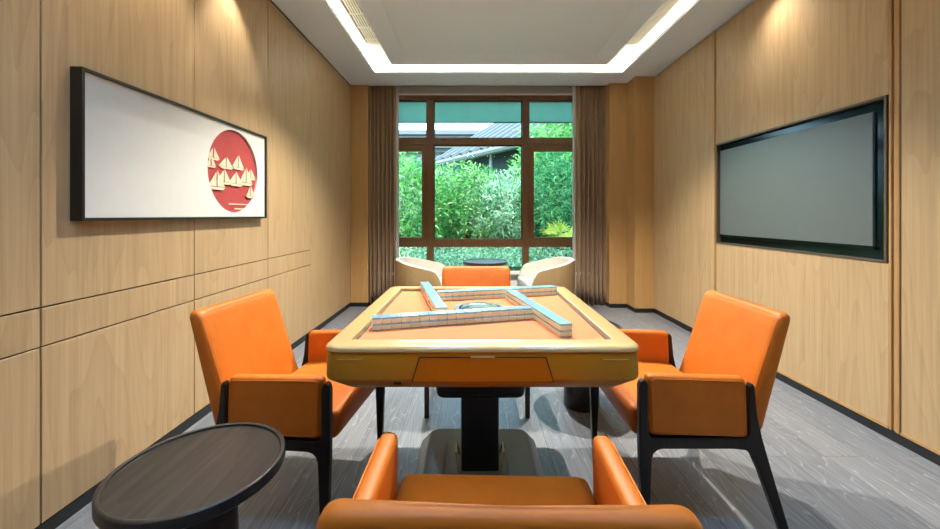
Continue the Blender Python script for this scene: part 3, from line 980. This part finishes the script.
def leaf_cloud(n, rx, ry, rz, ll, lw, seed, up=.3, shell=.55, cz=None):
    """leaf blades spread through an ellipsoid; its base on z=0"""
    rnd = random.Random(seed)
    verts, faces = [], []
    cz = rz if cz is None else cz
    for _ in range(n):
        while True:
            v = Vector((rnd.uniform(-1, 1), rnd.uniform(-1, 1), rnd.uniform(-1, 1)))
            if shell < v.length < 1: break
        nz = noise.noise(v * 2.3 + Vector((seed, 0, 0))) * .35 + 1
        v *= nz
        p = Vector((v.x * rx, v.y * ry, v.z * rz + cz))
        if p.z < 0: p.z = rnd.uniform(0, .1)
        d = Vector((rnd.gauss(0, 1), rnd.gauss(0, 1), rnd.gauss(up, .8)))
        d = (d + v * .8).normalized()
        s = d.cross(Vector((rnd.gauss(0, 1), rnd.gauss(0, 1), rnd.gauss(0, 1)))).normalized()
        L = ll * rnd.uniform(.6, 1.3); W = lw * rnd.uniform(.7, 1.3)
        droop = Vector((0, 0, -L * .25))
        k0 = len(verts)
        verts += [p, p + d * L * .45 + s * W, p + d * L + droop, p + d * L * .45 - s * W]
        faces.append((k0, k0 + 1, k0 + 2, k0 + 3))
    me = bpy.data.meshes.new('foliage')
    me.from_pydata([tuple(v) for v in verts], [], faces)
    return me

def bush(name, x, y, z, me, mat, label, cat, group=None, sc=1, rz=0, stems=True, h=1.5):
    o = empty(name, (x, y, z), rz)
    me = me.copy(); me.materials.clear(); me.materials.append(M[mat])
    f = bpy.data.objects.new('foliage', me); C.objects.link(f); f.parent = o; f.scale = (sc, sc, sc)
    if stems:
        b = bmesh.new(); rnd = random.Random(int(x * 100))
        for i in range(6):
            a = rnd.uniform(0, 2 * PI); l = rnd.uniform(.3, .6)
            tube(b, [(0, 0, -.3), (.1 * math.cos(a), .1 * math.sin(a), h * .4), (l * math.cos(a), l * math.sin(a), h)], [.025, .018, .006], 6)
        obj('stem', b, 'bark', o, True)
    tag(o, label, cat, group)
    return o
cA = leaf_cloud(5200, .95, .7, .95, .17, .016, 1, .6, .35)
cB = leaf_cloud(5200, .9, .7, 1.0, .12, .022, 2, .2, .35)
cC = leaf_cloud(5200, 1.0, .7, .85, .22, .013, 5, .9, .35)
GB = 'garden shrubs outside the window'
bush('shrub', -1.5, 7.9, .35, cA, 'leaf', 'bright feathery green shrub outside the picture-side casement', 'shrub', GB, 1.08)
bush('shrub', -.15, 8.4, .38, cB, 'leaf', 'loose bright green shrub behind the middle pane, nearer the picture-side mullion', 'shrub', GB, .95)
bush('shrub', .75, 8.2, .48, cC, 'leaf_mint', 'silvery green shrub behind the middle of the window', 'shrub', GB, .9)
bush('shrub', 1.75, 8.0, .35, cA, 'leaf_dark', 'deep green shrub outside the television-side casement', 'shrub', GB, 1.08, 1.3)
bush('shrub', 1.75, 10.2, 1.0, cB, 'leaf', 'taller green shrub rising behind the television-side mullion', 'shrub', GB, 1.0, .7)
bush('shrub', -.7, 9.9, .3, cC, 'leaf_dark', 'dark wispy shrub behind the picture-side mullion', 'shrub', GB, .9, 2.0)
bush('shrub', -3.2, 8.6, .5, cB, 'leaf', 'green shrub outside beyond the picture-side curtain', 'shrub', GB, 1.1, .4)
bush('shrub', 3.4, 8.8, .5, cC, 'leaf', 'green shrub outside beyond the television-side curtain', 'shrub', GB, 1.1, .9)
tA = leaf_cloud(5000, 1.0, .9, 1.5, .24, .016, 11, .8, .2)
bush('bamboo', 2.45, 8.9, 1.1, tA, 'leaf', 'tall bamboo clump seen through the top television-side light', 'bamboo', None, 1.15, 0, True, 2.2)
bush('bamboo', -3.4, 11.5, 1.2, tA, 'leaf', 'tall bamboo clump outside on the picture side', 'bamboo', None, 1.0, 1.5, True, 2.2)
# low ground-cover hedge close to the glass (uncountable leaves)
rnd = random.Random(4)
verts, faces = [], []
for _ in range(9000):
    x = rnd.uniform(-4, 4.5); y = rnd.uniform(6.0, 7.3)
    top = .42 + .16 * (y - 6.0) + .08 * noise.noise(Vector((x * 2, y * 2, 3)))
    z = top - abs(rnd.gauss(0, .07))
    p = Vector((x, y, z)); d = Vector((rnd.gauss(0, 1), rnd.gauss(0, 1) - .4, rnd.gauss(.5, .6))).normalized()
    s = d.cross(Vector((rnd.gauss(0, 1), rnd.gauss(0, 1), rnd.gauss(0, 1)))).normalized()
    L = rnd.uniform(.04, .08); W = L * .3; k0 = len(verts)
    verts += [p, p + d * L * .5 + s * W, p + d * L, p + d * L * .5 - s * W]; faces.append((k0, k0 + 1, k0 + 2, k0 + 3))
me = bpy.data.meshes.new('ground_cover'); me.from_pydata([tuple(v) for v in verts], [], faces); me.materials.append(M['leaf_mint'])
gc = bpy.data.objects.new('ground_cover', me); C.objects.link(gc)
tag(gc, 'silvery low ground cover just outside the lower panes', 'ground cover', kind='stuff')
bm = bmesh.new(); box(bm, -4, 4.5, 6.0, 7.4, 0, .38); obj('hedge_core', bm, 'soil', gc)

# fan palm with arching lime fronds
def fan_palm(x, y, z, label):
    o = empty('fan_palm', (x, y, z))
    rnd = random.Random(8)
    b = bmesh.new(); tube(b, [(0, 0, -.3), (0, 0, .15)], .05, 8); obj('trunk', b, 'bark', o, True)
    for k_ in range(9):
        a = 2 * PI * k_ / 9 + rnd.uniform(-.2, .2); el = rnd.uniform(.35, 1.2)
        d = Vector((math.cos(a) * math.cos(el), math.sin(a) * math.cos(el), math.sin(el)))
        L = rnd.uniform(.28, .42); q = d * L + Vector((0, 0, .15))
        side = d.cross(Vector((0, 0, 1))).normalized(); nn = side.cross(d)
        b = bmesh.new()
        tube(b, [(0, 0, .15), q * .5 + Vector((0, 0, .1)), q], .006, 5)
        for j in range(-6, 7):
            t = j / 6 * 1.25
            dd = (d * math.cos(t) + side * math.sin(t)).normalized()
            l2 = .34 * (1 - .25 * abs(j / 6)); wv = nn.cross(dd).normalized() * .016
            v = [q, q + dd * l2 * .5 + wv, q + dd * l2 - Vector((0, 0, .05)), q + dd * l2 * .5 - wv]
            b.faces.new([b.verts.new(c) for c in v])
        obj('frond', b, 'leaf_lime', o)
    tag(o, label, 'palm')
fan_palm(1.62, 6.95, .42, 'lime fan palm outside the television-side lower pane')

# pavilion with a ribbed white roof
A = Vector((-1.5, 15.3, 3.2)); B = Vector((2.3, 9.4, 3.2))
ed = (B - A).normalized(); up = Vector((.845, .534, .62)).normalized()
pv = empty('pavilion', ((A.x + B.x) / 2 + 2, (A.y + B.y) / 2 + 2, 1.0))
tag(pv, 'pavilion with a white ribbed metal roof beyond the shrubs', 'building')
pin = Matrix.Translation(-Vector(pv.location))
bm = bmesh.new()
L = (B - A).length; n = 12; T = up.cross(ed).normalized() * .10
if T.z < 0: T = -T
vs = [A, B, B + up * 7, A + up * 7]
lo = [bm.verts.new(pin @ (v - T)) for v in vs]; hi = [bm.verts.new(pin @ v) for v in vs]
bm.faces.new(lo); bm.faces.new(hi)
for i in range(4): bm.faces.new((lo[i], lo[(i + 1) % 4], hi[(i + 1) % 4], hi[i]))
rf = obj('roof', bm, 'roof', pv)
bm = bmesh.new()
for i in range(11):
    p = A + ed * (L * (i + .3) / 11)
    tube(bm, [pin @ (p + T * .3), pin @ (p + up * 7 + T * .3)], .12, 6)
obj('standing_seam', bm, 'roof_seam', rf)
bm = bmesh.new(); tube(bm, [pin @ (A - up * .05 - T * .5), pin @ (B - up * .05 - T * .5)], .11, 8); obj('gutter', bm, plain('grey_gutter', (.10, .09, .085), .6), rf)
inw = Vector((.845, .534, 0)).normalized()
bm = bmesh.new()
w0 = A + inw * .9; w1_ = B + inw * .9
vs = [w0, w1_, w1_ + inw * 4, w0 + inw * 4]
lo = [bm.verts.new(pin @ Vector((v.x, v.y, .8))) for v in vs]; hi = [bm.verts.new(pin @ Vector((v.x, v.y, 3.55))) for v in vs]
bm.faces.new(lo); bm.faces.new(hi)
for i in range(4): bm.faces.new((lo[i], lo[(i + 1) % 4], hi[(i + 1) % 4], hi[i]))
obj('wall', bm, 'soffit', pv)
for f in (.12, .5, .88):
    p = A + ed * L * f + inw * .25
    bm = bmesh.new(); tube(bm, [pin @ Vector((p.x, p.y, .8)), pin @ Vector((p.x, p.y, 3.25))], .06, 8); obj('post', bm, 'plaster', pv, True)

# white low building further off
wb2 = empty('garden_house', (-3.5, 22, 1.3))
tag(wb2, 'white flat-roofed building far beyond the garden', 'building')
bm = bmesh.new(); box(bm, -4.5, 4.2, 0, 5, 0, 3.3); box(bm, -5.5, 4.0, 1.5, 6, 3.3, 4.6); obj('wall', bm, 'plaster', wb2)
bm = bmesh.new(); box(bm, -5.2, 4.8, -.6, 5.4, 3.3, 3.5); box(bm, -6, 4.8, .9, 6.4, 4.6, 4.85)
prism(bm, [(-.9, 3.5), (-.9, 3.6), (3.0, 4.3), (3.0, 4.2)], 0, -.8, 4.8)
obj('roof', bm, plain('grey_roof', (.10, .09, .09), .7), wb2)
for i in range(6):
    b = bmesh.new(); x = -4 + i * 1.4; box(b, x, x + .9, -.02, .04, 1.4, 2.9); obj('window', b, plain('dark_glass', (.03, .03, .035), .4), wb2)
